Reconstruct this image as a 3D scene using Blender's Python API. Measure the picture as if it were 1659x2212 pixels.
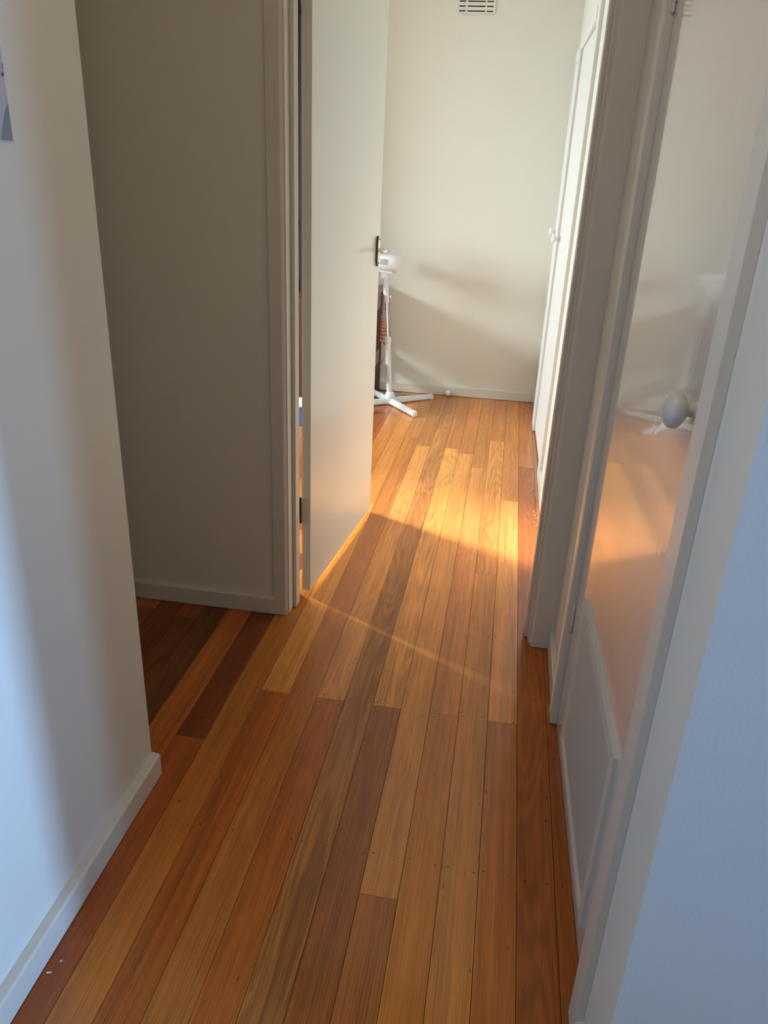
import bpy, bmesh, math, random
from mathutils import Vector, Matrix

for o in list(bpy.data.objects):
    bpy.data.objects.remove(o, do_unlink=True)
sc = bpy.context.scene
COL = sc.collection
random.seed(7)
k = 1.44            # camera height in metres; positions below were measured in camera heights

# ------------------------------------------------------------------ camera
yaw, pit, rol, FPX = -0.14364954, 0.41465191, 0.04597271, 1649.25
fwd = Vector((math.sin(yaw)*math.cos(pit), math.cos(yaw)*math.cos(pit), -math.sin(pit)))
rgt = Vector((math.cos(yaw), -math.sin(yaw), 0))
upv = rgt.cross(fwd)
r2 = math.cos(rol)*rgt + math.sin(rol)*upv
u2 = -math.sin(rol)*rgt + math.cos(rol)*upv
cam = bpy.data.cameras.new('camera')
cam.sensor_fit = 'VERTICAL'; cam.sensor_height = 36.0; cam.lens = FPX*36.0/2212.0
cam.clip_start = 0.02; cam.clip_end = 60
camo = bpy.data.objects.new('camera', cam); COL.objects.link(camo)
M3 = Matrix((r2, u2, -fwd)).transposed()
camo.matrix_world = Matrix.Translation((0, 0, k)) @ M3.to_4x4()
sc.camera = camo

# ------------------------------------------------------------------ world, exposure, daylight at the windows
w = bpy.data.worlds.new('sky'); sc.world = w; w.use_nodes = True
bg = w.node_tree.nodes['Background']
bg.inputs[0].default_value = (0.55, 0.72, 1.0, 1); bg.inputs[1].default_value = 0.6
sc.view_settings.view_transform = 'Standard'; sc.view_settings.look = 'None'
sc.view_settings.gamma = 1.0; sc.view_settings.use_curve_mapping = False
sc.view_settings.exposure = 0.18

def area(name, loc, rot, sx, sy, power, col, spread=math.pi):
    l = bpy.data.lights.new(name, 'AREA'); l.shape = 'RECTANGLE'
    l.size = sx; l.size_y = sy; l.energy = power; l.color = col; l.spread = spread
    o = bpy.data.objects.new(name, l); o.location = loc; o.rotation_euler = rot
    COL.objects.link(o); return o
# bedroom window (left wall of the bedroom, blind drawn most of the way down)
area('daylight_bedroom_window', (-2.93, 4.15, 1.50), (0, -math.pi/2 + math.radians(26), 0), 0.34, 1.35, 72, (0.76, 0.93, 0.98), math.radians(140))
# hazy low sun shining in through the bedroom window
sl = bpy.data.lights.new('sun', 'SUN'); sl.energy = 11.5; sl.angle = math.radians(8); sl.color = (1.0, 0.97, 0.94)
so = bpy.data.objects.new('sun', sl); COL.objects.link(so); so.location = (-6, 6, 4)
so.rotation_euler = Vector((1.0, -0.50, -0.366)).to_track_quat('-Z', 'Y').to_euler()
# two tall living-room windows, behind and to the right of the camera
area('daylight_living_window_a', (5.40, -1.40, 1.25), (0, math.pi/2, math.radians(-21)), 1.9, 0.50, 7, (0.28, 0.54, 1.0), math.radians(50))
area('daylight_living_window_b', (5.40, -0.26, 1.25), (0, math.pi/2, math.radians(-10)), 1.9, 0.46, 27, (0.28, 0.54, 1.0), math.radians(50))

# ------------------------------------------------------------------ materials
def nt(m): m.use_nodes = True; return m.node_tree, m.node_tree.nodes, m.node_tree.links
def paint(name, col, rough, bump=0.0, scale=60., stretch=(1, 1, 1), var=0.0, coat=0.0, spec=0.5):
    m = bpy.data.materials.new(name); t, n, l = nt(m); b = n['Principled BSDF']
    b.inputs['Base Color'].default_value = (*col, 1); b.inputs['Roughness'].default_value = rough
    b.inputs['Specular IOR Level'].default_value = spec
    b.inputs['Coat Weight'].default_value = coat; b.inputs['Coat Roughness'].default_value = 0.08
    tc = n.new('ShaderNodeTexCoord'); mp = n.new('ShaderNodeMapping'); mp.inputs['Scale'].default_value = stretch
    l.new(tc.outputs['Object'], mp.inputs['Vector'])
    nz = n.new('ShaderNodeTexNoise'); nz.inputs['Scale'].default_value = scale; nz.inputs['Detail'].default_value = 3
    l.new(mp.outputs[0], nz.inputs['Vector'])
    if bump > 0:
        bp = n.new('ShaderNodeBump'); bp.inputs['Strength'].default_value = bump; bp.inputs['Distance'].default_value = 0.002
        l.new(nz.outputs['Fac'], bp.inputs['Height']); l.new(bp.outputs[0], b.inputs['Normal'])
        l.new(bp.outputs[0], b.inputs['Coat Normal'])
    if var > 0:
        n2 = n.new('ShaderNodeTexNoise'); n2.inputs['Scale'].default_value = 2.3; n2.inputs['Detail'].default_value = 4
        l.new(tc.outputs['Object'], n2.inputs['Vector'])
        mr = n.new('ShaderNodeMapRange'); mr.inputs['From Min'].default_value = .3; mr.inputs['From Max'].default_value = .7
        mr.inputs['To Min'].default_value = 1-var; mr.inputs['To Max'].default_value = 1.0
        l.new(n2.outputs['Fac'], mr.inputs['Value'])
        hs = n.new('ShaderNodeHueSaturation'); hs.inputs['Color'].default_value = (*col, 1)
        l.new(mr.outputs[0], hs.inputs['Value']); l.new(hs.outputs[0], b.inputs['Base Color'])
    return m
M = {}
M['wall'] = paint('wall_paint', (.80, .776, .685), .55, .10, 170, var=.03)
M['ceil'] = paint('ceiling_paint', (.82, .80, .76), .8, .05, 120)
M['trim'] = paint('trim_enamel', (.74, .69, .60), .32, .03, 60, (1, 1, .08), var=.04)
M['gloss'] = paint('gloss_enamel', (.76, .72, .64), .30, .10, 38, (1, 1, .07), var=.03, coat=1.0)
M['gloss'].node_tree.nodes['Principled BSDF'].inputs['Coat Roughness'].default_value = .035
M['leaf'] = paint('door_enamel', (.79, .76, .68), .30, .10, 40, (1, 1, .12), var=.05, coat=.3)
M['wardrobe'] = paint('wardrobe_enamel', (.80, .79, .76), .35, .04, 50)
M['plastic'] = paint('white_plastic', (.80, .80, .80), .28)
M['plastic2'] = paint('aged_white_plastic', (.74, .73, .70), .35)
M['grille'] = paint('grille_enamel', (.70, .67, .60), .45)
M['black'] = paint('black_gap', (.012, .011, .012), .5)
M['darkmetal'] = paint('dark_metal', (.05, .045, .04), .35)
M['desk'] = paint('dark_red_timber', (.075, .022, .018), .28, .1, 30, (1, 1, .1), coat=.4)
M['bookcase'] = paint('near_black_timber', (.008, .005, .006), .8, .1, 30, (1, 1, .1))
M['brass'] = paint('register_bronze', (.42, .34, .25), .4)
M['cord'] = paint('grey_cord', (.35, .35, .37), .5)
M['knob'] = paint('pale_ceramic', (.66, .64, .58), .22)
M['blue'] = paint('blue_plastic', (.08, .16, .42), .4)
M['purple'] = paint('burgundy_cloth', (.10, .015, .04), .8)
M['flake'] = paint('white_flake', (.85, .82, .76), .6)
M['scuff'] = paint('dark_scuff', (.10, .075, .06), .5)
M['nail'] = paint('filled_nail_hole', (.045, .018, .008), .4)
M['paperlabel'] = paint('grey_label', (.42, .46, .50), .5)
M['labeldark'] = paint('label_print', (.16, .18, .21), .5)
M['poster'] = paint('poster_paper', (.50, .50, .60), .5)
M['posterleaf'] = paint('poster_leaf_print', (.22, .28, .36), .5)
M['posterleaf2'] = paint('poster_pale_leaf_print', (.34, .39, .47), .5)
M['posterink'] = paint('poster_ink', (.09, .06, .13), .5)
M['glass'] = paint('window_glass', (.9, .95, 1), .05)
def pane_glass():
    m = M['glass']; t, n, l = nt(m); g = n.new('ShaderNodeBsdfTransparent'); mx = n.new('ShaderNodeMixShader'); fr_ = n.new('ShaderNodeFresnel')
    fr_.inputs[0].default_value = 1.45
    l.new(fr_.outputs[0], mx.inputs[0]); l.new(g.outputs[0], mx.inputs[1]); l.new(n['Principled BSDF'].outputs[0], mx.inputs[2])
    l.new(mx.outputs[0], n['Material Output'].inputs['Surface'])
pane_glass()
M['blind'] = paint('roller_blind', (.75, .72, .66), .8)
def chrome():
    m = bpy.data.materials.new('chrome'); t, n, l = nt(m); b = n['Principled BSDF']
    b.inputs['Base Color'].default_value = (.82, .80, .78, 1); b.inputs['Metallic'].default_value = 1
    b.inputs['Roughness'].default_value = .12
    return m
M['chrome'] = chrome()
def striped():
    m = bpy.data.materials.new('striped_cloth'); t, n, l = nt(m); b = n['Principled BSDF']
    tc = n.new('ShaderNodeTexCoord'); wv = n.new('ShaderNodeTexWave'); wv.bands_direction = 'Z'
    wv.inputs['Scale'].default_value = 14; wv.inputs['Distortion'].default_value = 3.0
    l.new(tc.outputs['Object'], wv.inputs['Vector'])
    cr = n.new('ShaderNodeValToRGB'); e = cr.color_ramp.elements
    e[0].color = (.30, .10, .06, 1); e[1].color = (.62, .36, .26, 1)
    l.new(wv.outputs['Fac'], cr.inputs[0]); l.new(cr.outputs[0], b.inputs['Base Color'])
    b.inputs['Roughness'].default_value = .7
    return m
M['striped'] = striped()
def glow(name, col, st):
    m = bpy.data.materials.new(name); t, n, l = nt(m); b = n['Principled BSDF']
    b.inputs['Emission Color'].default_value = (*col, 1); b.inputs['Emission Strength'].default_value = st
    return m
M['fillglow'] = glow('fill_globe_glow', (1.0, .74, .42), 17.0)  # glow of the added hall fill globe

def timber():
    m = bpy.data.materials.new('varnished_hardwood'); t, n, l = nt(m); b = n['Principled BSDF']
    oi = n.new('ShaderNodeObjectInfo'); tc = n.new('ShaderNodeTexCoord')
    at = n.new('ShaderNodeAttribute'); at.attribute_type = 'OBJECT'; at.attribute_name = 'figure'
    mul = n.new('ShaderNodeMath'); mul.operation = 'MULTIPLY'; mul.inputs[1].default_value = 37.0
    l.new(oi.outputs['Random'], mul.inputs[0])
    off = n.new('ShaderNodeCombineXYZ'); l.new(mul.outputs[0], off.inputs[2]); l.new(mul.outputs[0], off.inputs[1])
    add = n.new('ShaderNodeVectorMath'); add.operation = 'ADD'
    l.new(tc.outputs['Object'], add.inputs[0]); l.new(off.outputs[0], add.inputs[1])
    def noise(sx, sy, det, dist=0, rough=.5):
        mp = n.new('ShaderNodeMapping'); mp.inputs['Scale'].default_value = (sx, sy, 1.0)
        l.new(add.outputs[0], mp.inputs['Vector'])
        nz = n.new('ShaderNodeTexNoise'); nz.inputs['Scale'].default_value = 1; nz.inputs['Detail'].default_value = det
        nz.inputs['Distortion'].default_value = dist; nz.inputs['Roughness'].default_value = rough
        l.new(mp.outputs[0], nz.inputs['Vector']); return nz.outputs['Fac']
    def math_(op, a, c):
        x = n.new('ShaderNodeMath'); x.operation = op
        for i, v in enumerate((a, c)):
            if isinstance(v, (int, float)): x.inputs[i].default_value = v
            else: l.new(v, x.inputs[i])
        return x.outputs[0]
    def rng(v, a, c, d, e):
        x = n.new('ShaderNodeMapRange'); l.new(v, x.inputs['Value'])
        for nm, q in (('From Min', a), ('From Max', c), ('To Min', d), ('To Max', e)): x.inputs[nm].default_value = q
        return x.outputs[0]
    big = noise(9, .9, 2, .2)
    rings = math_('SINE', math_('MULTIPLY', big, 95.0), 0)          # growth rings: contour lines of a slow field
    ringv = rng(rings, -1, 1, -1, 1)
    fine = noise(330, 4.5, 4)
    mid = noise(70, 1.2, 3, .3)
    pore = noise(420, 16, 2)
    wide = noise(12, .7, 2)
    v = math_('ADD', rng(fine, .3, .7, -.18, .18), rng(mid, .3, .7, -.15, .15))
    v = math_('ADD', v, rng(wide, .3, .7, -.14, .14))
    v = math_('ADD', v, math_('MULTIPLY', ringv, math_('MULTIPLY', at.outputs['Fac'], .15)))
    sx_ = n.new('ShaderNodeSeparateXYZ'); l.new(tc.outputs['Object'], sx_.inputs[0])
    line = math_('SINE', math_('ADD', math_('MULTIPLY', sx_.outputs[0], 1050.0), math_('MULTIPLY', big, 60.0)), 0)   # straight growth lines
    v = math_('ADD', v, math_('MULTIPLY', line, rng(noise(20, .8, 1), .35, .65, .02, .13)))
    v = math_('ADD', v, rng(pore, .60, .72, 0, -.22))
    streak = noise(38, .55, 2)
    v = math_('ADD', v, rng(streak, .66, .76, 0, -.38))
    v = math_('ADD', v, 1.0)
    spot = n.new('ShaderNodeTexVoronoi'); spot.inputs['Scale'].default_value = 1
    mp = n.new('ShaderNodeMapping'); mp.inputs['Scale'].default_value = (24, 9, 1); l.new(add.outputs[0], mp.inputs['Vector'])
    l.new(mp.outputs[0], spot.inputs['Vector'])
    sp = rng(spot.outputs['Distance'], .035, .075, .45, 1.0)
    v = math_('MULTIPLY', v, sp)
    mx = n.new('ShaderNodeVectorMath'); mx.operation = 'SCALE'
    l.new(oi.outputs['Color'], mx.inputs[0]); l.new(v, mx.inputs['Scale'])
    hs = n.new('ShaderNodeHueSaturation'); hs.inputs['Saturation'].default_value = 1.0
    l.new(mx.outputs[0], hs.inputs['Color'])
    l.new(hs.outputs[0], b.inputs['Base Color'])
    b.inputs['Roughness'].default_value = .42
    b.inputs['Specular IOR Level'].default_value = .15
    b.inputs['Coat Weight'].default_value = .6
    l.new(rng(noise(14, 3, 3), .3, .7, .10, .17), b.inputs['Coat Roughness'])
    bp = n.new('ShaderNodeBump'); bp.inputs['Strength'].default_value = .12; bp.inputs['Distance'].default_value = .001
    l.new(mid, bp.inputs['Height']); l.new(bp.outputs[0], b.inputs['Normal'])
    bp2 = n.new('ShaderNodeBump'); bp2.inputs['Strength'].default_value = .03; bp2.inputs['Distance'].default_value = .001
    l.new(mid, bp2.inputs['Height']); l.new(bp2.outputs[0], b.inputs['Coat Normal'])
    return m
M['timber'] = timber()

# ------------------------------------------------------------------ builders
def tag(o, label, cat, kind=None, group=None):
    o['label'] = label; o['category'] = cat
    if kind: o['kind'] = kind
    if group: o['group'] = group
    return o
def empty(name, loc=(0, 0, 0), rz=0):
    o = bpy.data.objects.new(name, None); o.location = loc; o.rotation_euler = (0, 0, rz)
    o.empty_display_size = .05; COL.objects.link(o); return o
def link(name, bm, mat, parent=None, smooth=False):
    me = bpy.data.meshes.new(name); bmesh.ops.recalc_face_normals(bm, faces=bm.faces[:])
    if smooth:
        for f in bm.faces: f.smooth = True
    bm.to_mesh(me); bm.free()
    if smooth: me.set_sharp_from_angle(angle=math.radians(38))
    me.materials.append(M[mat] if isinstance(mat, str) else mat)
    o = bpy.data.objects.new(name, me); COL.objects.link(o)
    if parent: o.parent = parent
    return o
def add_box(bm, x0, x1, y0, y1, z0, z1):
    vs = [bm.verts.new(p) for p in ((x0,y0,z0),(x1,y0,z0),(x1,y1,z0),(x0,y1,z0),(x0,y0,z1),(x1,y0,z1),(x1,y1,z1),(x0,y1,z1))]
    for f in ((0,1,2,3),(4,5,6,7),(0,1,5,4),(1,2,6,5),(2,3,7,6),(3,0,4,7)): bm.faces.new([vs[i] for i in f])
def box(name, mat, x0, x1, y0, y1, z0, z1, parent=None, bev=0, seg=2):
    bm = bmesh.new(); add_box(bm, x0, x1, y0, y1, z0, z1)
    if bev: bmesh.ops.bevel(bm, geom=bm.edges[:], offset=bev, segments=seg, affect='EDGES', profile=.6)
    return link(name, bm, mat, parent)
def boxes(name, mat, lst, parent=None):
    bm = bmesh.new()
    for b in lst: add_box(bm, *b)
    return link(name, bm, mat, parent)
def add_prism(bm, pts, axis, a0, a1):
    """extrude a 2-D outline along an axis; pts are the two other coordinates in xyz order"""
    def P(p, a):
        return {'x': (a, p[0], p[1]), 'y': (p[0], a, p[1]), 'z': (p[0], p[1], a)}[axis]
    A = [bm.verts.new(P(p, a0)) for p in pts]; B = [bm.verts.new(P(p, a1)) for p in pts]
    bm.faces.new(A); bm.faces.new(B)
    for i in range(len(pts)):
        j = (i+1) % len(pts); bm.faces.new((A[i], A[j], B[j], B[i]))
def prism(name, mat, pts, axis, a0, a1, parent=None, bev=0):
    bm = bmesh.new(); add_prism(bm, pts, axis, a0, a1)
    if bev: bmesh.ops.bevel(bm, geom=bm.edges[:], offset=bev, segments=2, affect='EDGES', profile=.6)
    return link(name, bm, mat, parent)
def add_tube(bm, path, radii, n=14, caps=True):
    path = [Vector(p) for p in path]
    if not isinstance(radii, (list, tuple)): radii = [radii]*len(path)
    rings = []; ref = None
    for i, p in enumerate(path):
        d = (path[min(i+1, len(path)-1)] - path[max(i-1, 0)]).normalized()
        if ref is None:
            ref = Vector((0, 0, 1)) if abs(d.z) < .9 else Vector((1, 0, 0))
        u = d.cross(ref)
        if u.length < 1e-6: u = d.cross(Vector((0, 1, 0)))
        u.normalize(); v = d.cross(u).normalized(); ref = -v if False else u.cross(d)
        rings.append([bm.verts.new(p + radii[i]*(math.cos(2*math.pi*j/n)*u + math.sin(2*math.pi*j/n)*v)) for j in range(n)])
    for a, b in zip(rings, rings[1:]):
        for j in range(n): bm.faces.new((a[j], a[(j+1) % n], b[(j+1) % n], b[j]))
    if caps: bm.faces.new(rings[0]); bm.faces.new(rings[-1])
def tube(name, mat, path, radii, parent=None, n=14, smooth=True):
    bm = bmesh.new(); add_tube(bm, path, radii, n); o = link(name, bm, mat, parent, smooth)
    return o
def lathe_pts(base, axis, prof):
    """(path, radii) for a turned shape along axis from profile (distance, radius)"""
    a = Vector(axis).normalized(); b = Vector(base)
    return [b + a*d for d, r in prof], [max(r, 1e-4) for d, r in prof]
def turned(name, mat, base, axis, prof, parent=None, n=20):
    p, r = lathe_pts(base, axis, prof); o = tube(name, mat, p, r, parent, n)
    return o
def autosmooth(o, ang=40):
    for e in o.data.edges: pass

H2 = 2.62           # ceiling height
# ------------------------------------------------------------------ floor: slab + each board
XA, XB, YA, YB = -3.05, 5.5, -3.0, 3.7746*k
fl = boxes('floor', 'black', [(XA-.1, XB+.1, YA-.1, YB+.1, -.08, -.024)])
tag(fl, 'varnished hardwood strip floor running through hall and bedroom', 'floor', 'structure')
PW = .0852; PX0 = .1542
def srgb(c):
    f = lambda v: v/12.92 if v <= .04045 else ((v+.055)/1.055)**2.4
    return tuple(f(v/255.) for v in c)
WOODGAIN = 1.0
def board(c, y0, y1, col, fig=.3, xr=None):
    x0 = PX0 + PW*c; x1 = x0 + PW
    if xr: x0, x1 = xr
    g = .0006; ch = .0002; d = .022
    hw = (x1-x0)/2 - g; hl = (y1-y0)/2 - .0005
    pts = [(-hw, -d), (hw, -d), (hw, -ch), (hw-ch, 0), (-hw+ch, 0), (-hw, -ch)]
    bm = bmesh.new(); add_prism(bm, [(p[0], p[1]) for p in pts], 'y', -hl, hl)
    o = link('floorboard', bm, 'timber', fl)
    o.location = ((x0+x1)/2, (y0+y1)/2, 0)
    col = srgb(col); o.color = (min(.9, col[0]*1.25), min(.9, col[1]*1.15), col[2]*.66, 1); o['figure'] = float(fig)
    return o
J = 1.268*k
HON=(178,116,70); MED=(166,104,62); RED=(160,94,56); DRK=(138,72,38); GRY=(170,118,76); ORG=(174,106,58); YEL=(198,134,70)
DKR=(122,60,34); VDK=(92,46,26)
plan = {  # column: [(y of far end, colour, figure), ...] from the near end on; mid-hall colours raised, bedroom ones lowered to carry the light
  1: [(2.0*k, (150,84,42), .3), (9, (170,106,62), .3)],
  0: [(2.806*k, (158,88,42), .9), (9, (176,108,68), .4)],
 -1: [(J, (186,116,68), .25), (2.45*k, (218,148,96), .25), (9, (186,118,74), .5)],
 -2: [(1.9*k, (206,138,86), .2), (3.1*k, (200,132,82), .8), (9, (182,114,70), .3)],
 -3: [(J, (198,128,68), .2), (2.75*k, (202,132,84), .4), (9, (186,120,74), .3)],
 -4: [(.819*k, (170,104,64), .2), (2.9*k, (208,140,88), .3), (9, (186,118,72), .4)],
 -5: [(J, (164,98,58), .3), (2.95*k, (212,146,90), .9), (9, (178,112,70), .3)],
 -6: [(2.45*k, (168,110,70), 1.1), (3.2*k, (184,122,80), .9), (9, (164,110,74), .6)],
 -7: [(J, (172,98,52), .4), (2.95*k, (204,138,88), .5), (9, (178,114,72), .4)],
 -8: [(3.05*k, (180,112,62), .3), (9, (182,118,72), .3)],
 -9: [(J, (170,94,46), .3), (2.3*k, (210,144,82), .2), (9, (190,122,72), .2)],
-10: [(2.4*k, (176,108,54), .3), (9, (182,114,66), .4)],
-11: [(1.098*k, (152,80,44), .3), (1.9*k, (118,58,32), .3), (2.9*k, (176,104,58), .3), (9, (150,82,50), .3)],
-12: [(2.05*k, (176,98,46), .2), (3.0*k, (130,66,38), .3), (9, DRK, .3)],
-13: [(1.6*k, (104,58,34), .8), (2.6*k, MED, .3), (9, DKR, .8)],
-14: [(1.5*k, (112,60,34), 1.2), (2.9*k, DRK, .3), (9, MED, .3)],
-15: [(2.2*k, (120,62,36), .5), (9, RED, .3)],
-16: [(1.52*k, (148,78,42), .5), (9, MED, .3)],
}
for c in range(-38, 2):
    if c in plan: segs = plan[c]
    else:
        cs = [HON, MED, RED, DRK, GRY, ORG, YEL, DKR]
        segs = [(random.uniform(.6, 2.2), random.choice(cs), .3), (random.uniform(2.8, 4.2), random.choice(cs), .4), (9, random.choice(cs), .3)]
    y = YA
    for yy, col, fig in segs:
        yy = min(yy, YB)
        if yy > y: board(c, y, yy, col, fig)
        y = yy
for c in range(2, 63):       # living room side, out of view: longer runs
    board(c, YA, .80, random.choice([HON, MED, RED, ORG]), .3)
# filled nail holes in rows over the joists
bm = bmesh.new()
for jy in (.894*k, J+.012, J-.022, 1.575*k, 2.05*k, 2.52*k, 3.0*k):
    for c in range(-14, 2):
        for fx in (.17, .83):
            x = PX0 + PW*(c+fx) + random.uniform(-.004, .004); y = jy + random.uniform(-.006, .006)
            r = random.uniform(.0014, .0026)
            vs = [bm.verts.new((x+r*math.cos(a*math.pi/4), y+r*1.2*math.sin(a*math.pi/4), .00035)) for a in range(8)]
            bm.faces.new(vs)
nh = link('nail_holes', bm, 'nail', fl); nh['kind'] = 'stuff'

# ------------------------------------------------------------------ walls
XL = -.5405*k; XR = .186*k; YE = 1.572*k; YEB = 1.66*k; YF = 3.7746*k; XBW = .187*k; YC = .555*k
XP = -2.3           # end of the side passage
def wall(name, lst, label):
    return tag(boxes(name, 'wall', lst), label, 'wall', 'structure')
wall('wall_left', [(XL-.10, XL, -.35, .994*k, 0, H2)], 'pale hall wall at left ending in a sharp corner')
wall('wall_passage', [(XP-.1, XP, YA, YE, 0, H2), (XP, XL-.10, .994*k-.1, .994*k, 0, H2)], 'wall closing the dark side passage beyond the left corner')
DO0, DO1, DH = -.468*k, .148*k, 1.43*k     # rough opening of the bedroom door
wall('wall_end', [(XP-.1, DO0, YE, YEB, 0, H2), (DO1, XR+.6, YE, YEB, 0, H2), (DO0, DO1, YE, YEB, DH, H2), (XA-.1, XP-.1, YE, YEB, 0, H2)],
     'shaded wall facing the hall beside the bedroom doorway')
wall('wall_right', [(XR, XR+.09, 1.287*k, YE, 0, H2), (XR, XR+.09, YC+.08, .692*k, 0, H2), (XR, XR+.09, .692*k, 1.287*k, 1.43*k, H2), (XR+.55, XR+.60, YC+.08, YE, 0, H2)],
     'right hall wall holding the linen cupboard door')
wall('wall_corner', [(XR, XB, YC, YC+.08, 0, H2)], 'wall face at far right in cool blue daylight')
wall('wall_bedroom_far', [(XA-.1, XBW+.7, YF, YF+.1, 0, H2)], 'cream bedroom wall straight ahead with the air vent')
WB = [(XBW, XBW+.09, YEB, 2.70*k, 0, H2), (XBW, XBW+.09, 2.70*k, YF, 1.47*k, H2), (XBW+.6, XBW+.65, YEB, YF, 0, H2), (XBW, XBW+.02, 3.34*k, 3.42*k, 0, 1.48*k)]
wall('wall_bedroom_right', WB, 'bright bedroom side wall around the built in wardrobe doors')
WY0, WY1, WZ0, WZ1 = 3.60, 4.98, .82, 2.15
wall('wall_bedroom_left', [(XA, XA+.1, YEB, WY0, 0, H2), (XA, XA+.1, WY1, YF, 0, H2), (XA, XA+.1, WY0, WY1, 0, WZ0), (XA, XA+.1, WY0, WY1, WZ1, H2)],
     'bedroom wall with the window, hidden behind the open door')
LWB = [(-1.66, -1.14), (-.50, -.02)]
wall('wall_living_window', [(XB, XB+.1, YA, LWB[0][0], 0, H2), (XB, XB+.1, LWB[0][1], LWB[1][0], 0, H2), (XB, XB+.1, LWB[1][1], YC+.08, 0, H2),
     *[(XB, XB+.1, a, b, 2.25, H2) for a, b in LWB], *[(XB, XB+.1, a, b, 0, .25) for a, b in LWB]], 'window wall behind the viewer to the right')
wall('wall_living_back', [(XP-.1, XB, YA-.1, YA, 0, H2)], 'wall behind the viewer')
cl = boxes('ceiling', 'ceil', [(XA-.1, XB+.1, YA-.1, YF+.1, H2, H2+.06)]); tag(cl, 'plain white ceiling above hall and bedroom', 'ceiling', 'structure')

# ------------------------------------------------------------------ skirting
SK = .0478*k
def skirt_prof(front, back):      # outline across the board: thickness coordinate, height
    d = 1 if back > front else -1; t = abs(back-front)
    return [(front, 0.003), (front, SK-.006), (front+d*.004, SK-.0012), (front+d*t*.75, SK), (back, SK), (back, 0.003)]
def skirting(name, axis, front, back, a0, a1, label):
    bm = bmesh.new(); add_prism(bm, skirt_prof(front, back), axis, a0, a1)
    bmesh.ops.bevel(bm, geom=[e for e in bm.edges if e.calc_length() < .02], offset=.001, segments=1, affect='EDGES')
    o = link(name, bm, 'trim'); return tag(o, label, 'skirting board', 'structure')
skirting('baseboard_left', 'y', -.5245*k, XL, -.35, .994*k, 'white skirting board along the left hall wall, cut off square at the corner')
skirting('baseboard_end', 'x', 1.560*k, YE, XP, -.4855*k, 'shaded skirting board in the side passage beside the door frame')
skirting('baseboard_right', 'y', .176*k, XR, 1.327*k, 1.560*k, 'short skirting board between bedroom door frame and cupboard frame')
skirting('baseboard_corner', 'y', .1754*k, XR, YC, .652*k, 'stub of skirting board at bottom right corner by the cupboard frame')
skirting('baseboard_far', 'x', 3.7626*k, YF, XA, .1785*k, 'cream skirting board along the far bedroom wall')
skirting('baseboard_wardrobe', 'y', .1765*k, XBW, 1.67*k, 2.642*k, 'sunlit skirting board on the bedroom side wall before the wardrobe')

# ------------------------------------------------------------------ bedroom door frame
fr = empty('trim_1'); tag(fr, 'moulded white frame around the bedroom doorway', 'door frame', 'structure')
ZT = 1.415*k
def mirror(pts, on): return [((2*on-x), y) for x, y in pts]
CX = -.1615*k     # centre line of the opening
archL = [(x*k, y*k) for x, y in ((-.4880, 1.572), (-.4880, 1.5640), (-.4865, 1.5625), (-.4600, 1.5625), (-.4585, 1.5634), (-.4545, 1.5685), (-.4545, 1.572))]
archR = [(x*k, y*k) for x, y in ((.1860, 1.572), (.1860, 1.5590), (.1410, 1.5590), (.1392, 1.5596), (.1350, 1.5650), (.1350, 1.572))]
prism('architrave', 'trim', archL, 'z', .002, ZT+.05, fr); prism('architrave', 'trim', archR, 'z', .002, ZT+.05, fr)
prism('architrave', 'trim', [(1.572*k, ZT), (1.5625*k, ZT), (1.5625*k, ZT+.04), (1.572*k, ZT+.05)], 'x', -.4545*k, .1350*k, fr)
box('jamb', 'trim', -.468*k, -.4515*k, 1.5725*k, 1.660*k, .002, ZT+.01, fr, .0012)
box('jamb', 'trim', .1300*k, .148*k, 1.5725*k, 1.660*k, .002, ZT+.01, fr, .0012)
box('jamb', 'trim', -.4515*k, .130*k, 1.5725*k, 1.660*k, ZT, ZT+.02, fr, .0012)
box('door_stop_bead', 'trim', -.4515*k, -.4428*k, 1.606*k, 1.637*k, .002, ZT, fr, .0012)
box('door_stop_bead', 'trim', .1223*k, .1300*k, 1.600*k, 1.637*k, .002, ZT, fr, .0012)
box('door_stop_bead', 'trim', -.4428*k, .1223*k, 1.606*k, 1.637*k, ZT-.012, ZT, fr, .0012)
prism('architrave', 'trim', [(x*k, y*k) for x, y in ((-.4885, 1.660), (-.4885, 1.674), (-.4560, 1.674), (-.4538, 1.672), (-.4538, 1.660))], 'z', .002, ZT+.05, fr)
prism('architrave', 'trim', [(x*k, y*k) for x, y in ((.136, 1.660), (.136, 1.664), (.139, 1.669), (.172, 1.669), (.172, 1.660))], 'z', .002, ZT+.05, fr)

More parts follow.
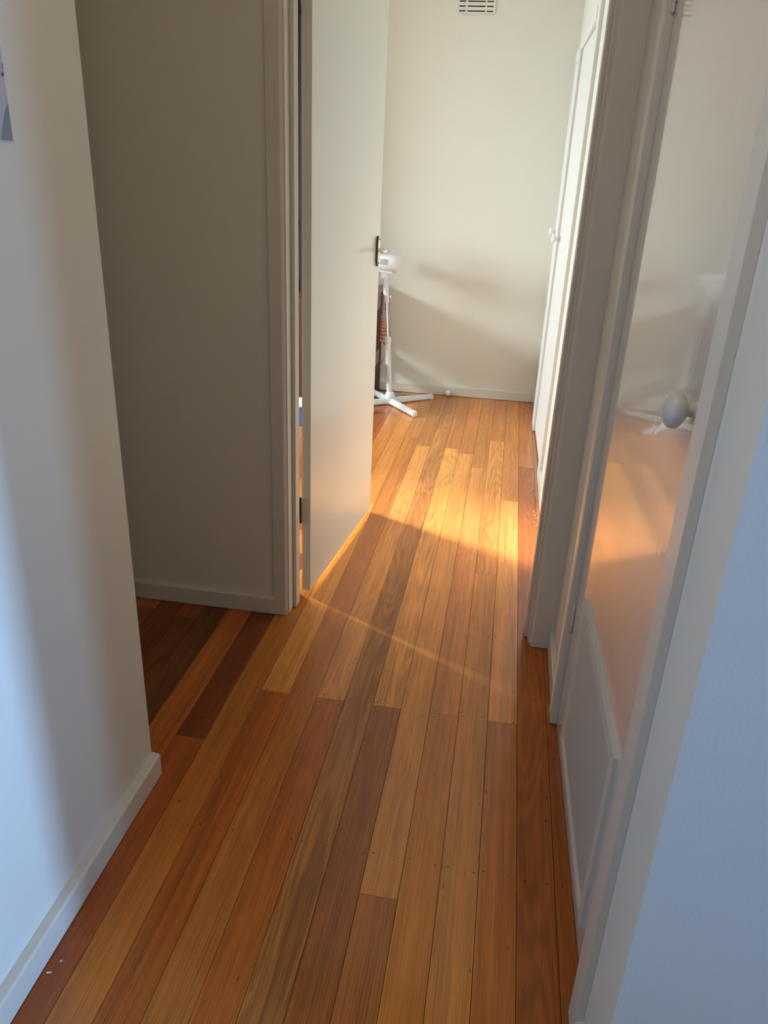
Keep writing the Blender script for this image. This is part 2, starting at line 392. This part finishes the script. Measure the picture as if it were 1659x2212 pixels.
# ------------------------------------------------------------------ bedroom door, open into the bedroom
ANG = math.radians(5.52)
dr = empty('door_1', (-.4253*k, 1.6752*k, 0), -ANG); tag(dr, 'open white bedroom door hinged at the left of the doorway', 'door', 'structure')
DW, DT, D0, D1 = .5673*k, .0224*k, .0118*k, 1.405*k     # local: y along the leaf, -x is the bedroom side
box('door_leaf', 'leaf', -DT, 0, 0, DW, D0, D1, dr, .0012)
def handle(side):
    s = side; x0 = 0 if s > 0 else -DT
    yc, z0, z1 = .5345*k, .767*k, .8465*k
    zc = (z0+z1)/2; hw = .013
    def plate(nm, mat, xa, xb, sc_):
        w_ = hw*sc_; e = (z1-z0)/2*sc_
        pts = [(yc-w_*.35, zc-e), (yc+w_*.35, zc-e), (yc+w_, zc-e+.016), (yc+w_, zc+e-.016), (yc+w_*.35, zc+e), (yc-w_*.35, zc+e), (yc-w_, zc+e-.016), (yc-w_, zc-e+.016)]
        bm = bmesh.new(); add_prism(bm, pts, 'x', x0+s*xa, x0+s*xb)
        return bm, nm, mat
    b_, nm, mt_ = plate('handle_plate', 'darkmetal', 0, .0085, 1.0); pl = link(nm, b_, mt_, dr)  # dark block paints in the dim hall reflected by the chrome sides
    b_, nm, mt_ = plate('plate_face', 'chrome', .0085, .0108, .97); link(nm, b_, mt_, pl)
    zl = zc + .004
    lv = tube('lever', 'chrome', [(x0+s*.008, yc, zl), (x0+s*.030, yc, zl), (x0+s*.040, yc-.004, zl), (x0+s*.045, yc-.014, zl+.001), (x0+s*.046, yc-.045, zl+.002), (x0+s*.045, yc-.085, zl)],
         [.0085, .0085, .009, .0095, .0085, .006], pl, 12)
    for zz in (z0+.012, z1-.012):
        turned('screw', 'darkmetal', (x0+s*.0108, yc, zz), (s, 0, 0), [(0, .003), (.0014, .003), (.0015, .0005)], pl, 8)
handle(1); handle(-1)
for zc in (.2354*k, 1.310*k):
    h = turned('hinge', 'darkmetal', (-.0285*k+.004, -.002, zc-.05), (0, 0, 1), [(0, .0035), (.004, .0048), (.03, .0048), (.0315, .0035), (.033, .0048), (.066, .0048), (.0675, .0035), (.069, .0048), (.096, .0048), (.1, .0035)], dr, 10)
    box('hinge_leaf', 'leaf', -DT+.002, -.006, -.0012, .0004, zc-.05, zc+.05, h)

# ------------------------------------------------------------------ linen cupboard on the right
t2 = empty('trim_2'); tag(t2, 'flat white frame around the linen cupboard door', 'door frame', 'structure')
ZC = 1.42*k
box('architrave', 'trim', .1723*k, XR, 1.285*k, 1.327*k, .003, ZC+.055, t2, .0012)
box('architrave', 'trim', .1754*k, XR, .652*k, .6935*k, .003, ZC+.055, t2, .0012)
prism('architrave', 'trim', [(.1754*k, .6935*k), (XR, .6935*k), (XR, 1.285*k), (.1723*k, 1.285*k)], 'z', ZC, ZC+.055, t2)
box('jamb', 'trim', XR, XR+.09, 1.2835*k, 1.287*k, .003, ZC, t2)
box('jamb', 'trim', XR, XR+.09, .692*k, .6955*k, .003, ZC, t2)
box('jamb', 'trim', XR, XR+.09, .692*k, 1.287*k, ZC, ZC+.01, t2)
A2 = math.atan2(.010, .58)
d2 = empty('door_2', (.1853*k, 1.281*k, 0), A2); tag(d2, 'glossy white linen cupboard door with round knob and low grille', 'door', 'structure')
W2 = .5835*k     # local: -y along the door towards the viewer, -x faces the hall
box('door_leaf', 'gloss', 0, .034, -W2, -.002, .006, ZC-.003, d2, .0012)
def l2(Y): return -(1.281*k - Y*k)/math.cos(A2)
gy0, gy1, gz0, gz1, gp = l2(.781), l2(1.182), .0515*k, .3525*k, .0085
gr = empty('return_air_grille'); gr.parent = d2; gr['label'] = 'ribbed ventilation grille in a raised bevelled frame'
mw = .0330*k
def frame_piece(pts):      # pts: four (y,z) corners, outer pair first; raised and bevelled towards the inside
    bm = bmesh.new()
    o0, o1, i1, i0 = pts
    m0 = tuple(a+(b-a)*.62 for a, b in zip(o0, i0)); m1 = tuple(a+(b-a)*.62 for a, b in zip(o1, i1))
    rows = [[(0, *o0), (0, *o1)], [(-gp, *o0), (-gp, *o1)], [(-gp, *m0), (-gp, *m1)], [(-gp*.45, *i0), (-gp*.45, *i1)], [(0, *i0), (0, *i1)]]
    V = [[bm.verts.new(p) for p in r] for r in rows]
    for a, b in zip(V, V[1:]): bm.faces.new((a[0], a[1], b[1], b[0]))
    bm.faces.new([r[0] for r in V]); bm.faces.new([r[1] for r in V])
    return link('frame_strip', bm, 'grille', gr)
O = [(gy0, gz0), (gy1, gz0), (gy1, gz1), (gy0, gz1)]
I = [(gy0+mw, gz0+mw*.6), (gy1-mw*.8, gz0+mw*.6), (gy1-mw*.8, gz1-mw), (gy0+mw, gz1-mw)]
for i in range(4):
    j = (i+1) % 4; frame_piece((O[i], O[j], I[j], I[i]))
# dark slit above and beside the frame, where it stands off the door
bm = bmesh.new()
yy = I[0][0]+.0004
while yy < I[1][0]-.001:
    add_box(bm, -.0042, -.0016, yy, yy+.0026, I[0][1], I[2][1]); yy += .0044
mesh = link('ribbed_mesh', bm, 'grille', gr); mesh['kind'] = 'stuff'
box('backing', 'darkmetal', -.0014, -.0004, I[0][0], I[1][0], I[0][1], I[2][1], gr)
turned('knob', 'knob', (.0, l2(.766), .802*k), (-1, 0, 0), [(-.001, .013), (.003, .0135), (.006, .0095), (.013, .009), (.016, .013), (.018, .0185), (.0215, .0228), (.026, .0268), (.031, .0278), (.036, .0270), (.041, .0236), (.045, .0172), (.048, .0105), (.0492, .004), (.0494, .001)], d2, 32)
for zc in (.253*k, 1.25*k):
    h = turned('hinge', 'trim', (-.0042, .0005, zc-.042), (0, 0, 1), [(0, .003), (.002, .0046), (.0165, .0046), (.0168, .0033), (.0182, .0033), (.0185, .0046), (.033, .0046), (.0333, .0033), (.0347, .0033), (.035, .0046), (.05, .0046), (.0503, .0033), (.0517, .0033), (.052, .0046), (.083, .0046), (.085, .003)], d2, 10)

# ------------------------------------------------------------------ wardrobe in the bedroom
t3 = empty('trim_3'); tag(t3, 'sunlit white casing around the bedroom wardrobe doors', 'door frame', 'structure')
ZW = 1.452*k
box('casing', 'wardrobe', .1758*k, XBW, 2.642*k, 2.746*k, .003, ZW+.055, t3, .0012)
box('mullion', 'wardrobe', .1669*k, XBW+.02, 3.282*k, 3.440*k, .003, ZW, t3, .0015)
box('casing', 'wardrobe', .1785*k, XBW, 3.700*k, 3.7740*k, .003, ZW+.03, t3, .0015)
box('head_casing', 'wardrobe', .1735*k, XBW+.02, 2.746*k, 3.700*k, ZW, ZW+.055, t3, .0015)
d3 = empty('door_3', (.1767*k, 3.280*k, 0), math.atan2(.008, .53)); tag(d3, 'near white wardrobe door, lit above a slanting shadow', 'door', 'structure')
box('door_leaf', 'wardrobe', 0, .025, -.533*k, -.003, .018, ZW-.004, d3, .0012)
KN = [(-.001, .012), (.002, .012), (.004, .0078), (.018, .0072), (.022, .012), (.026, .0205), (.031, .0255), (.037, .0262), (.043, .0235), (.047, .016), (.0490, .006), (.0492, .001)]
turned('knob', 'plastic', (0, -.048*k, .803*k), (-1, 0, 0), KN, d3, 24)
d4 = empty('door_4', (.1785*k, 3.442*k, 0)); tag(d4, 'far narrow wardrobe door next to the end wall', 'door', 'structure')
box('door_leaf', 'wardrobe', 0, .025, .002, .256*k, .018, ZW-.004, d4, .0012)
turned('knob', 'plastic', (0, .095*k, .811*k), (-1, 0, 0), KN, d4, 24)

# ------------------------------------------------------------------ windows (not in view, they carry the daylight)
def window(name, x, y0, y1, z0, z1, s, label, blind=None):
    e = empty(name, (x, (y0+y1)/2, z0)); tag(e, label, 'window', 'structure')
    hw = (y1-y0)/2; hh = z1-z0; t = .05
    boxes('window_frame', 'trim', [(-.03, .03, -hw, -hw+t, 0, hh), (-.03, .03, hw-t, hw, 0, hh), (-.03, .03, -hw+t, hw-t, 0, t), (-.03, .03, -hw+t, hw-t, hh-t, hh)], e)
    box('pane', 'glass', -.003, .003, -hw+t, hw-t, t, hh-t, e)
    if blind: 
        for a, b in blind: box('roller_blind', 'blind', s*.035, s*.038, -hw+.02, hw-.02, a, b, e)
window('window_1', XA+.05, WY0, WY1, WZ0, WZ1, 1, 'bedroom window with its blind partly drawn')
for i, (a, b) in enumerate(LWB):
    window('window_%d' % (i+2), XB+.05, a, b, .25, 2.25, -1, ['tall living room window furthest behind the viewer', 'tall living room window nearest the hall corner'][i])

# ------------------------------------------------------------------ warm fill globe added above the viewer, no such lamp known
pd = empty('fill_globe', (-.28, .52, H2)); tag(pd, 'unseen warm fill globe added above the viewer', 'lamp')
turned('fill_rose', 'plastic', (0, 0, 0), (0, 0, -1), [(0, .05), (.012, .05), (.025, .02)], pd)
tube('flex', 'cord', [(0, 0, -.02), (0, 0, -.18)], .004, pd, 8)
turned('globe', 'fillglow', (0, 0, -.175), (0, 0, -1), [(0, .02), (.012, .05), (.035, .08), (.07, .1), (.1, .105), (.13, .1), (.165, .08), (.188, .05), (.2, .02), (.202, .002)], pd, 24)

# ------------------------------------------------------------------ wall vent, door stop, floor register
v = empty('wall_vent', (-.2545*k, YF-.001, 1.635*k)); tag(v, 'white slotted air vent high on the far bedroom wall', 'air vent')
box('backing', 'black', -.108, .108, -.0015, -.0005, 0, .17, v)
cols = [(-.3257, -.2984), (-.2904, -.2167), (-.2106, -.1832)]
sx = [(-.3340, -.3257), (-.2984, -.2904), (-.2167, -.2106), (-.1832, -.1750)]
rz = [(1.6443 + .01735*i - 1.635)*k for i in range(7)]
for a, b in sx: box('upright', 'wall', (a+.2545)*k, (b+.2545)*k, -.006, -.0005, 0, .172, v)
zs = [0] + [z + s*.0036 for z in rz for s in (-1, 1)] + [.172]
for i in range(0, len(zs)-1, 2):
    if zs[i+1] > zs[i]: box('bar', 'wall', -.1085, .1085, -.0055, -.0005, zs[i], min(zs[i+1], .172), v)
ds = empty('door_stop', (-.2455*k, 3.7626*k, .0185*k)); tag(ds, 'small round white door stop on the far skirting board', 'door stop')
turned('stem', 'plastic2', (0, 0, 0), (0, -1, 0), [(0, .012), (.004, .012), (.006, .008), (.018, .008)], ds)
turned('rubber_ball', 'plastic', (0, -.014, 0), (0, -1, 0), [(0, .006), (.003, .014), (.008, .0195), (.015, .0212), (.022, .0195), (.028, .014), (.031, .006), (.0315, .001)], ds, 20)
rg = empty('floor_register', (-.462*k, 3.675*k, 0)); tag(rg, 'bronze slotted floor register under the pedestal fan', 'floor vent')
hw, hd = .130*k, .047*k
boxes('rim', 'brass', [(-hw, hw, -hd, -hd+.012, 0, .004), (-hw, hw, hd-.012, hd, 0, .004), (-hw, -hw+.014, -hd+.012, hd-.012, 0, .004), (hw-.014, hw, -hd+.012, hd-.012, 0, .004), (-hw+.014, hw-.014, -.004, .004, 0, .0035)], rg)
box('dark_well', 'black', -hw+.012, hw-.012, -hd+.01, hd-.01, .0004, .0008, rg)
for i in range(24):
    x = -hw+.014 + (i+.5)*(2*hw-.028)/24
    for a, b in ((-hd+.012, -.004), (.004, hd-.012)):
        bm = bmesh.new(); add_prism(bm, [(x-.0048, a), (x+.0012, a), (x+.0048, b), (x-.0012, b)], 'z', .0008, .0032); link('fin', bm, 'brass', rg)

# ------------------------------------------------------------------ pedestal fan
FX, FY = -.507*k, 3.53*k
fan = empty('pedestal_fan', (FX, FY, 0)); tag(fan, 'white pedestal fan with cross shaped base standing behind the door', 'fan')
for a in (38, -52, 128, 218):
    ar = math.radians(a); r = .232*k
    bm = bmesh.new(); add_box(bm, .02, r, -.019, .019, .006, .042)
    for vv in bm.verts:
        if vv.co.z > .03: vv.co.y *= .72; vv.co.z -= (vv.co.x/r)*.006
    bmesh.ops.bevel(bm, geom=bm.edges[:], offset=.004, segments=2, affect='EDGES')
    lg = link('leg', bm, 'plastic', fan); lg.rotation_euler = (0, 0, ar)
    bm = bmesh.new(); add_box(bm, r-.016, r+.014, -.021, .021, .0, .041)
    for vv in bm.verts:
        if vv.co.z > .03: vv.co.y *= .74
    bmesh.ops.bevel(bm, geom=bm.edges[:], offset=.008, segments=3, affect='EDGES')
    link('end_cap', bm, 'plastic', lg)
turned('hub', 'plastic', (0, 0, .004), (-.03, 0, 1), [(0, .036), (.03, .036), (.05, .034), (.066, .030), (.076, .025), (.080, .020)], fan, 24)
LEAN = -.078
def ax(z): return (LEAN*z, 0, z)
tube('lower_pole', 'plastic', [ax(.05), ax(.42)], .0190, fan, 18)
p, r = [ax(.415), ax(.42), ax(.44), ax(.455), ax(.462)], [.0200, .0250, .0250, .021, .012]
cb = tube('height_collar', 'plastic', p, r, fan, 18)
turned('collar_knob', 'plastic', (LEAN*.435, -.018, .435), (.35, -1, 0), [(0, .006), (.012, .006), (.014, .010), (.022, .010), (.024, .004)], cb, 12)
tube('chrome_pole', 'chrome', [ax(.45), ax(.70)], .0092, fan, 18)
nx = LEAN*.72
tube('neck', 'plastic', [ax(.675), ax(.69), ax(.76), (LEAN*.80-.002, 0, .80), (LEAN*.83-.004, 0, .835)], [.017, .0195, .0185, .017, .013], fan, 16)
turned('tilt_bolt', 'plastic2', (LEAN*.8, -.021, .812), (0, -1, 0), [(0, .010), (.006, .010), (.008, .006)], fan, 14)
turned('height_knob', 'plastic', (LEAN*.715+.016, 0, .715), (1, 0, 0), [(0, .006), (.008, .006), (.01, .011), (.018, .011), (.02, .004)], fan, 12)
box('tilt_yoke', 'plastic', LEAN*.83-.034, LEAN*.83+.014, -.016, .016, .828, .872, fan, .006)
mt = empty('motor_housing', (LEAN*.9+.030, 0, .930)); mt.parent = fan; mt.rotation_euler = (0, math.radians(6), 0)
turned('motor_shell', 'plastic', (-.075, 0, 0), (1, 0, 0), [(0, .040), (.004, .056), (.02, .061), (.09, .060), (.115, .058), (.125, .054), (.134, .043), (.139, .026), (.141, .004)], mt, 32)
box('motor_base', 'plastic', -.090, .030, -.030, .030, -.066, -.045, mt, .006)
turned('oscillation_knob', 'plastic', (.012, 0, .055), (0, 0, 1), [(0, .006), (.012, .006), (.014, .009), (.024, .009), (.026, .004)], mt, 12)
bm = bmesh.new()                       # printed rating label wrapped on the housing, side towards the doorway
rows = [math.radians(a) for a in (-12, -4, 4, 12, 20)]
V = [[bm.verts.new((x, -.0616*math.cos(a), .0616*math.sin(a))) for x in (-.055, -.008)] for a in rows]
for a, b in zip(V, V[1:]): bm.faces.new((a[0], a[1], b[1], b[0]))
lab = link('rating_label', bm, 'paperlabel', mt)
bm = bmesh.new()
for x0, x1, a0, a1 in ((-.030, -.010, 13, 18),):
    q = [bm.verts.new((x, -.0619*math.cos(math.radians(a)), .0619*math.sin(math.radians(a)))) for x, a in ((x0, a0), (x1, a0), (x1, a1), (x0, a1))]
    bm.faces.new(q)
link('label_print', bm, 'labeldark', mt)
gd = empty('fan_head', (LEAN*.9-.060, 0, .940)); gd.parent = fan; gd.rotation_euler = (0, math.radians(6), 0)
def ring(bm, x, R, rr, n=48):
    pts = [(x, R*math.cos(2*math.pi*i/n), R*math.sin(2*math.pi*i/n)) for i in range(n)]
    prev = None; first = None
    for p in pts:
        u = Vector((0, p[1]/R, p[2]/R)); q = [bm.verts.new(Vector(p)+rr*(math.cos(a)*u+math.sin(a)*Vector((1, 0, 0)))) for a in (0, 2.1, 4.2)]
        if prev:
            for j in range(3): bm.faces.new((prev[j], prev[(j+1) % 3], q[(j+1) % 3], q[j]))
        else: first = q
        prev = q
    for j in range(3): bm.faces.new((prev[j], prev[(j+1) % 3], first[(j+1) % 3], first[j]))
for nm, sgn in (('rear_guard', 1), ('front_guard', -1)):
    bm = bmesh.new(); ring(bm, -.045, .186, .004); ring(bm, -.045+sgn*.045, .06, .002); ring(bm, -.045+sgn*.035, .13, .0015)
    for i in range(36):
        a = 2*math.pi*i/36; c_, s_ = math.cos(a), math.sin(a)
        add_tube(bm, [(-.045+sgn*.045, .06*c_, .06*s_), (-.045+sgn*.036, .13*c_, .13*s_), (-.045+sgn*.018, .170*c_, .170*s_), (-.045, .186*c_, .186*s_)], .0012, 3, False)
    link(nm, bm, 'plastic', gd)
for i in range(3):
    bm = bmesh.new(); a0 = 2*math.pi*i/3; V = []
    for rr, w0, tw in ((.03, .30, .016), (.08, .42, .020), (.135, .36, .016), (.162, .22, .009)):
        V.append([bm.verts.new((-.045 + tw*(q), rr*math.cos(a0+w0*q), rr*math.sin(a0+w0*q))) for q in (-1, -.3, .3, 1)])
    for r0, r1 in zip(V, V[1:]):
        for j in range(3): bm.faces.new((r0[j], r0[j+1], r1[j+1], r1[j]))
    link('blade', bm, 'plastic2', gd, True)
turned('blade_hub', 'plastic2', (-.02, 0, 0), (-1, 0, 0), [(0, .028), (.03, .03), (.045, .026), (.05, .01)], gd, 18)
tube('cord', 'cord', [(LEAN*.8+.012, .006, .80), (LEAN*.75+.024, 0, .74), (LEAN*.7+.026, -.004, .66), (LEAN*.6+.022, 0, .55), (LEAN*.5+.020, .01, .46), (LEAN*.42+.004, .024, .40), (-.055, .06, .33), (-.085, .11, .26), (-.11, .17, .2)], .0022, fan, 6)

# ------------------------------------------------------------------ desk behind the door
DX, DYB, DYF = -.592*k, 3.745*k, 3.33*k
dk = empty('desk', (DX, DYB, 0)); tag(dk, 'dark red timber desk standing against the far wall behind the door', 'desk')
DL = .46; DD = DYB-DYF
box('desk_top', 'desk', -DL, .012, -DD-.012, .012, .500*k, .518*k, dk, .003)
for x0, x1 in ((-.034, 0), (-DL+.01, -DL+.044)):
    for y0, y1 in ((-.034, 0), (-DD, -DD+.034)): box('leg', 'desk', x0, x1, y0, y1, 0, .500*k, dk, .002)
    box('apron', 'desk', x0+.006, x1-.006, -DD+.034, -.034, .422*k, .500*k, dk, .0015)
    box('lower_rail', 'desk', x0+.006, x1-.006, -DD+.034, -.034, .157*k, .227*k, dk, .0015)
box('apron', 'desk', -DL+.044, -.034, -.028, -.008, .422*k, .500*k, dk, .0015)
box('apron', 'desk', -DL+.044, -.034, -DD+.008, -DD+.028, .422*k, .500*k, dk, .0015)
box('back_panel', 'desk', -DL+.044, -.034, -.020, -.008, .10*k, .422*k, dk, .0015)
# striped cloth bag hanging on the desk end
bg_ = empty('cloth_bag', (DX-.004, DYB-.060, .262*k)); tag(bg_, 'brown striped cloth bag hanging from the desk end beside the fan', 'bag')
bm = bmesh.new(); N = 16; V = []
for i in range(13):
    t = i/12.; z = .185*(1-t)
    hwid = .006 + .026*t**.8; dep = .004 + .020*t**.7
    V.append([bm.verts.new((.006 + dep*math.cos(2*math.pi*j/N)*(1+.25*math.sin(5*2*math.pi*j/N+i*.7)) + .02*t, hwid*math.sin(2*math.pi*j/N)*(1+.12*math.cos(3*2*math.pi*j/N+i)), z)) for j in range(N)])
for a, b in zip(V, V[1:]):
    for j in range(N): bm.faces.new((a[j], a[(j+1) % N], b[(j+1) % N], b[j]))
bm.faces.new(V[0]); bm.faces.new(V[-1])
link('cloth_body', bm, 'striped', bg_, True)
bm = bmesh.new(); pts = [(.036+.004*math.cos(a), .018*math.cos(a)-.004, -.005+.018*math.sin(a)) for a in [2*math.pi*i/16 for i in range(17)]]
add_tube(bm, pts, .004, 6, False); link('ring_buckle', bm, 'darkmetal', bg_, True)

# ------------------------------------------------------------------ dark bookcase and box glimpsed through the hinge gap
bk = empty('bookcase', (-1.16*k, 3.60*k, 0)); tag(bk, 'tall near black bookcase glimpsed through the gap at the door hinges', 'bookcase')
bwid, bdep, bh = .23*k, .26, 2.30
for x in (-bwid, bwid-.022): box('side_panel', 'bookcase', x, x+.022, -bdep/2, bdep/2, 0, bh, bk, .002)
box('back_panel', 'bookcase', -bwid+.022, bwid-.022, bdep/2-.012, bdep/2, 0, bh, bk)
for i in range(7): box('shelf', 'bookcase', -bwid+.022, bwid-.022, -bdep/2+.004, bdep/2-.012, .05+i*.372, .072+i*.372, bk, .002)
bx = empty('storage_box', (-.845*k, 3.12*k, 0)); tag(bx, 'blue storage box with white lid on the floor behind the door', 'box')
box('tub', 'blue', -.10, .10, -.08, .08, 0, .12, bx, .008); box('lid', 'plastic', -.108, .108, -.088, .088, .118, .135, bx, .006)

# ------------------------------------------------------------------ poster on the left wall
ps = empty('poster', (XL, .8316*k, 1.0175*k)); tag(ps, 'pale lavender poster with blue grey leaves on the left wall', 'poster')
box('sheet', 'poster', .0005, .0020, -.42, 0, 0, .60, ps)
def leafshape(pts, mat):
    bm = bmesh.new(); bm.faces.new([bm.verts.new((.0024, y, z)) for y, z in pts]); link('leaf_print', bm, mat, ps)
leafshape([(-.0005, .0), (-.0005, .052), (-.010, .040), (-.022, .018), (-.030, .0)], 'posterleaf')
leafshape([(-.034, .0), (-.030, .014), (-.036, .034), (-.050, .048), (-.066, .03), (-.07, 0)], 'posterleaf2')
leafshape([(-.075, .0), (-.08, .05), (-.11, .09), (-.13, .04), (-.12, 0)], 'posterleaf')
for y0, y1, z0, z1 in ((-.0030, -.0012, .0955, .1030), (-.0075, -.0012, .0865, .0905), (-.0040, -.0012, .0905, .0925)):
    bm = bmesh.new(); bm.faces.new([bm.verts.new((.0024, y, z)) for y, z in ((y0, z0), (y1, z0), (y1, z1), (y0, z1))]); link('lettering', bm, 'posterink', ps)

# ------------------------------------------------------------------ small flakes on the floor
def flake(x, y, a, l_, w_, label):
    o = box('paint_flake', 'flake', -l_/2, l_/2, -w_/2, w_/2, .0003, .0012); o.location = (x, y, 0); o.rotation_euler = (0, 0, a)
    tag(o, label, 'paint flake')
flake(-.742, .886, .3, .009, .003, 'largest white paint flake on the floor by the left skirting board')
flake(-.732, .912, 1.0, .004, .003, 'tiny pale paint flake just past the largest one by the left skirting')
flake(-.553, 3.700, .2, .008, .005, 'white fleck on the bedroom floor just past the door edge')
# old paint scuffs and a dark stain on the floor at the foot of the bedroom side wall
def scuffs(name, mat, spots):
    bm = bmesh.new()
    for x, y, a, b in spots:
        n_ = 9; rr = [random.uniform(.5, 1.2) for _ in range(n_)]
        bm.faces.new([bm.verts.new((x+a*rr[i]*math.cos(2*math.pi*i/n_), y+b*rr[i]*math.sin(2*math.pi*i/n_), .0004)) for i in range(n_)])
    o = link(name, bm, mat, fl); o['kind'] = 'stuff'
scuffs('dark_scuffs', 'scuff', [(.226, 3.75, .003, .015), (.232, 3.69, .004, .028), (.230, 3.62, .005, .010), (.237, 3.60, .004, .013), (.232, 3.655, .003, .010), (.240, 3.57, .004, .008)])
scuffs('pale_scuffs', 'flake', [(.228, 3.43, .003, .006), (.236, 3.41, .004, .003), (.233, 3.38, .002, .010), (.238, 3.35, .002, .008), (.230, 3.30, .003, .004), (.237, 3.27, .002, .012), (.240, 3.20, .002, .010), (.224, 3.80, .0025, .005), (.240, 3.64, .002, .006)])
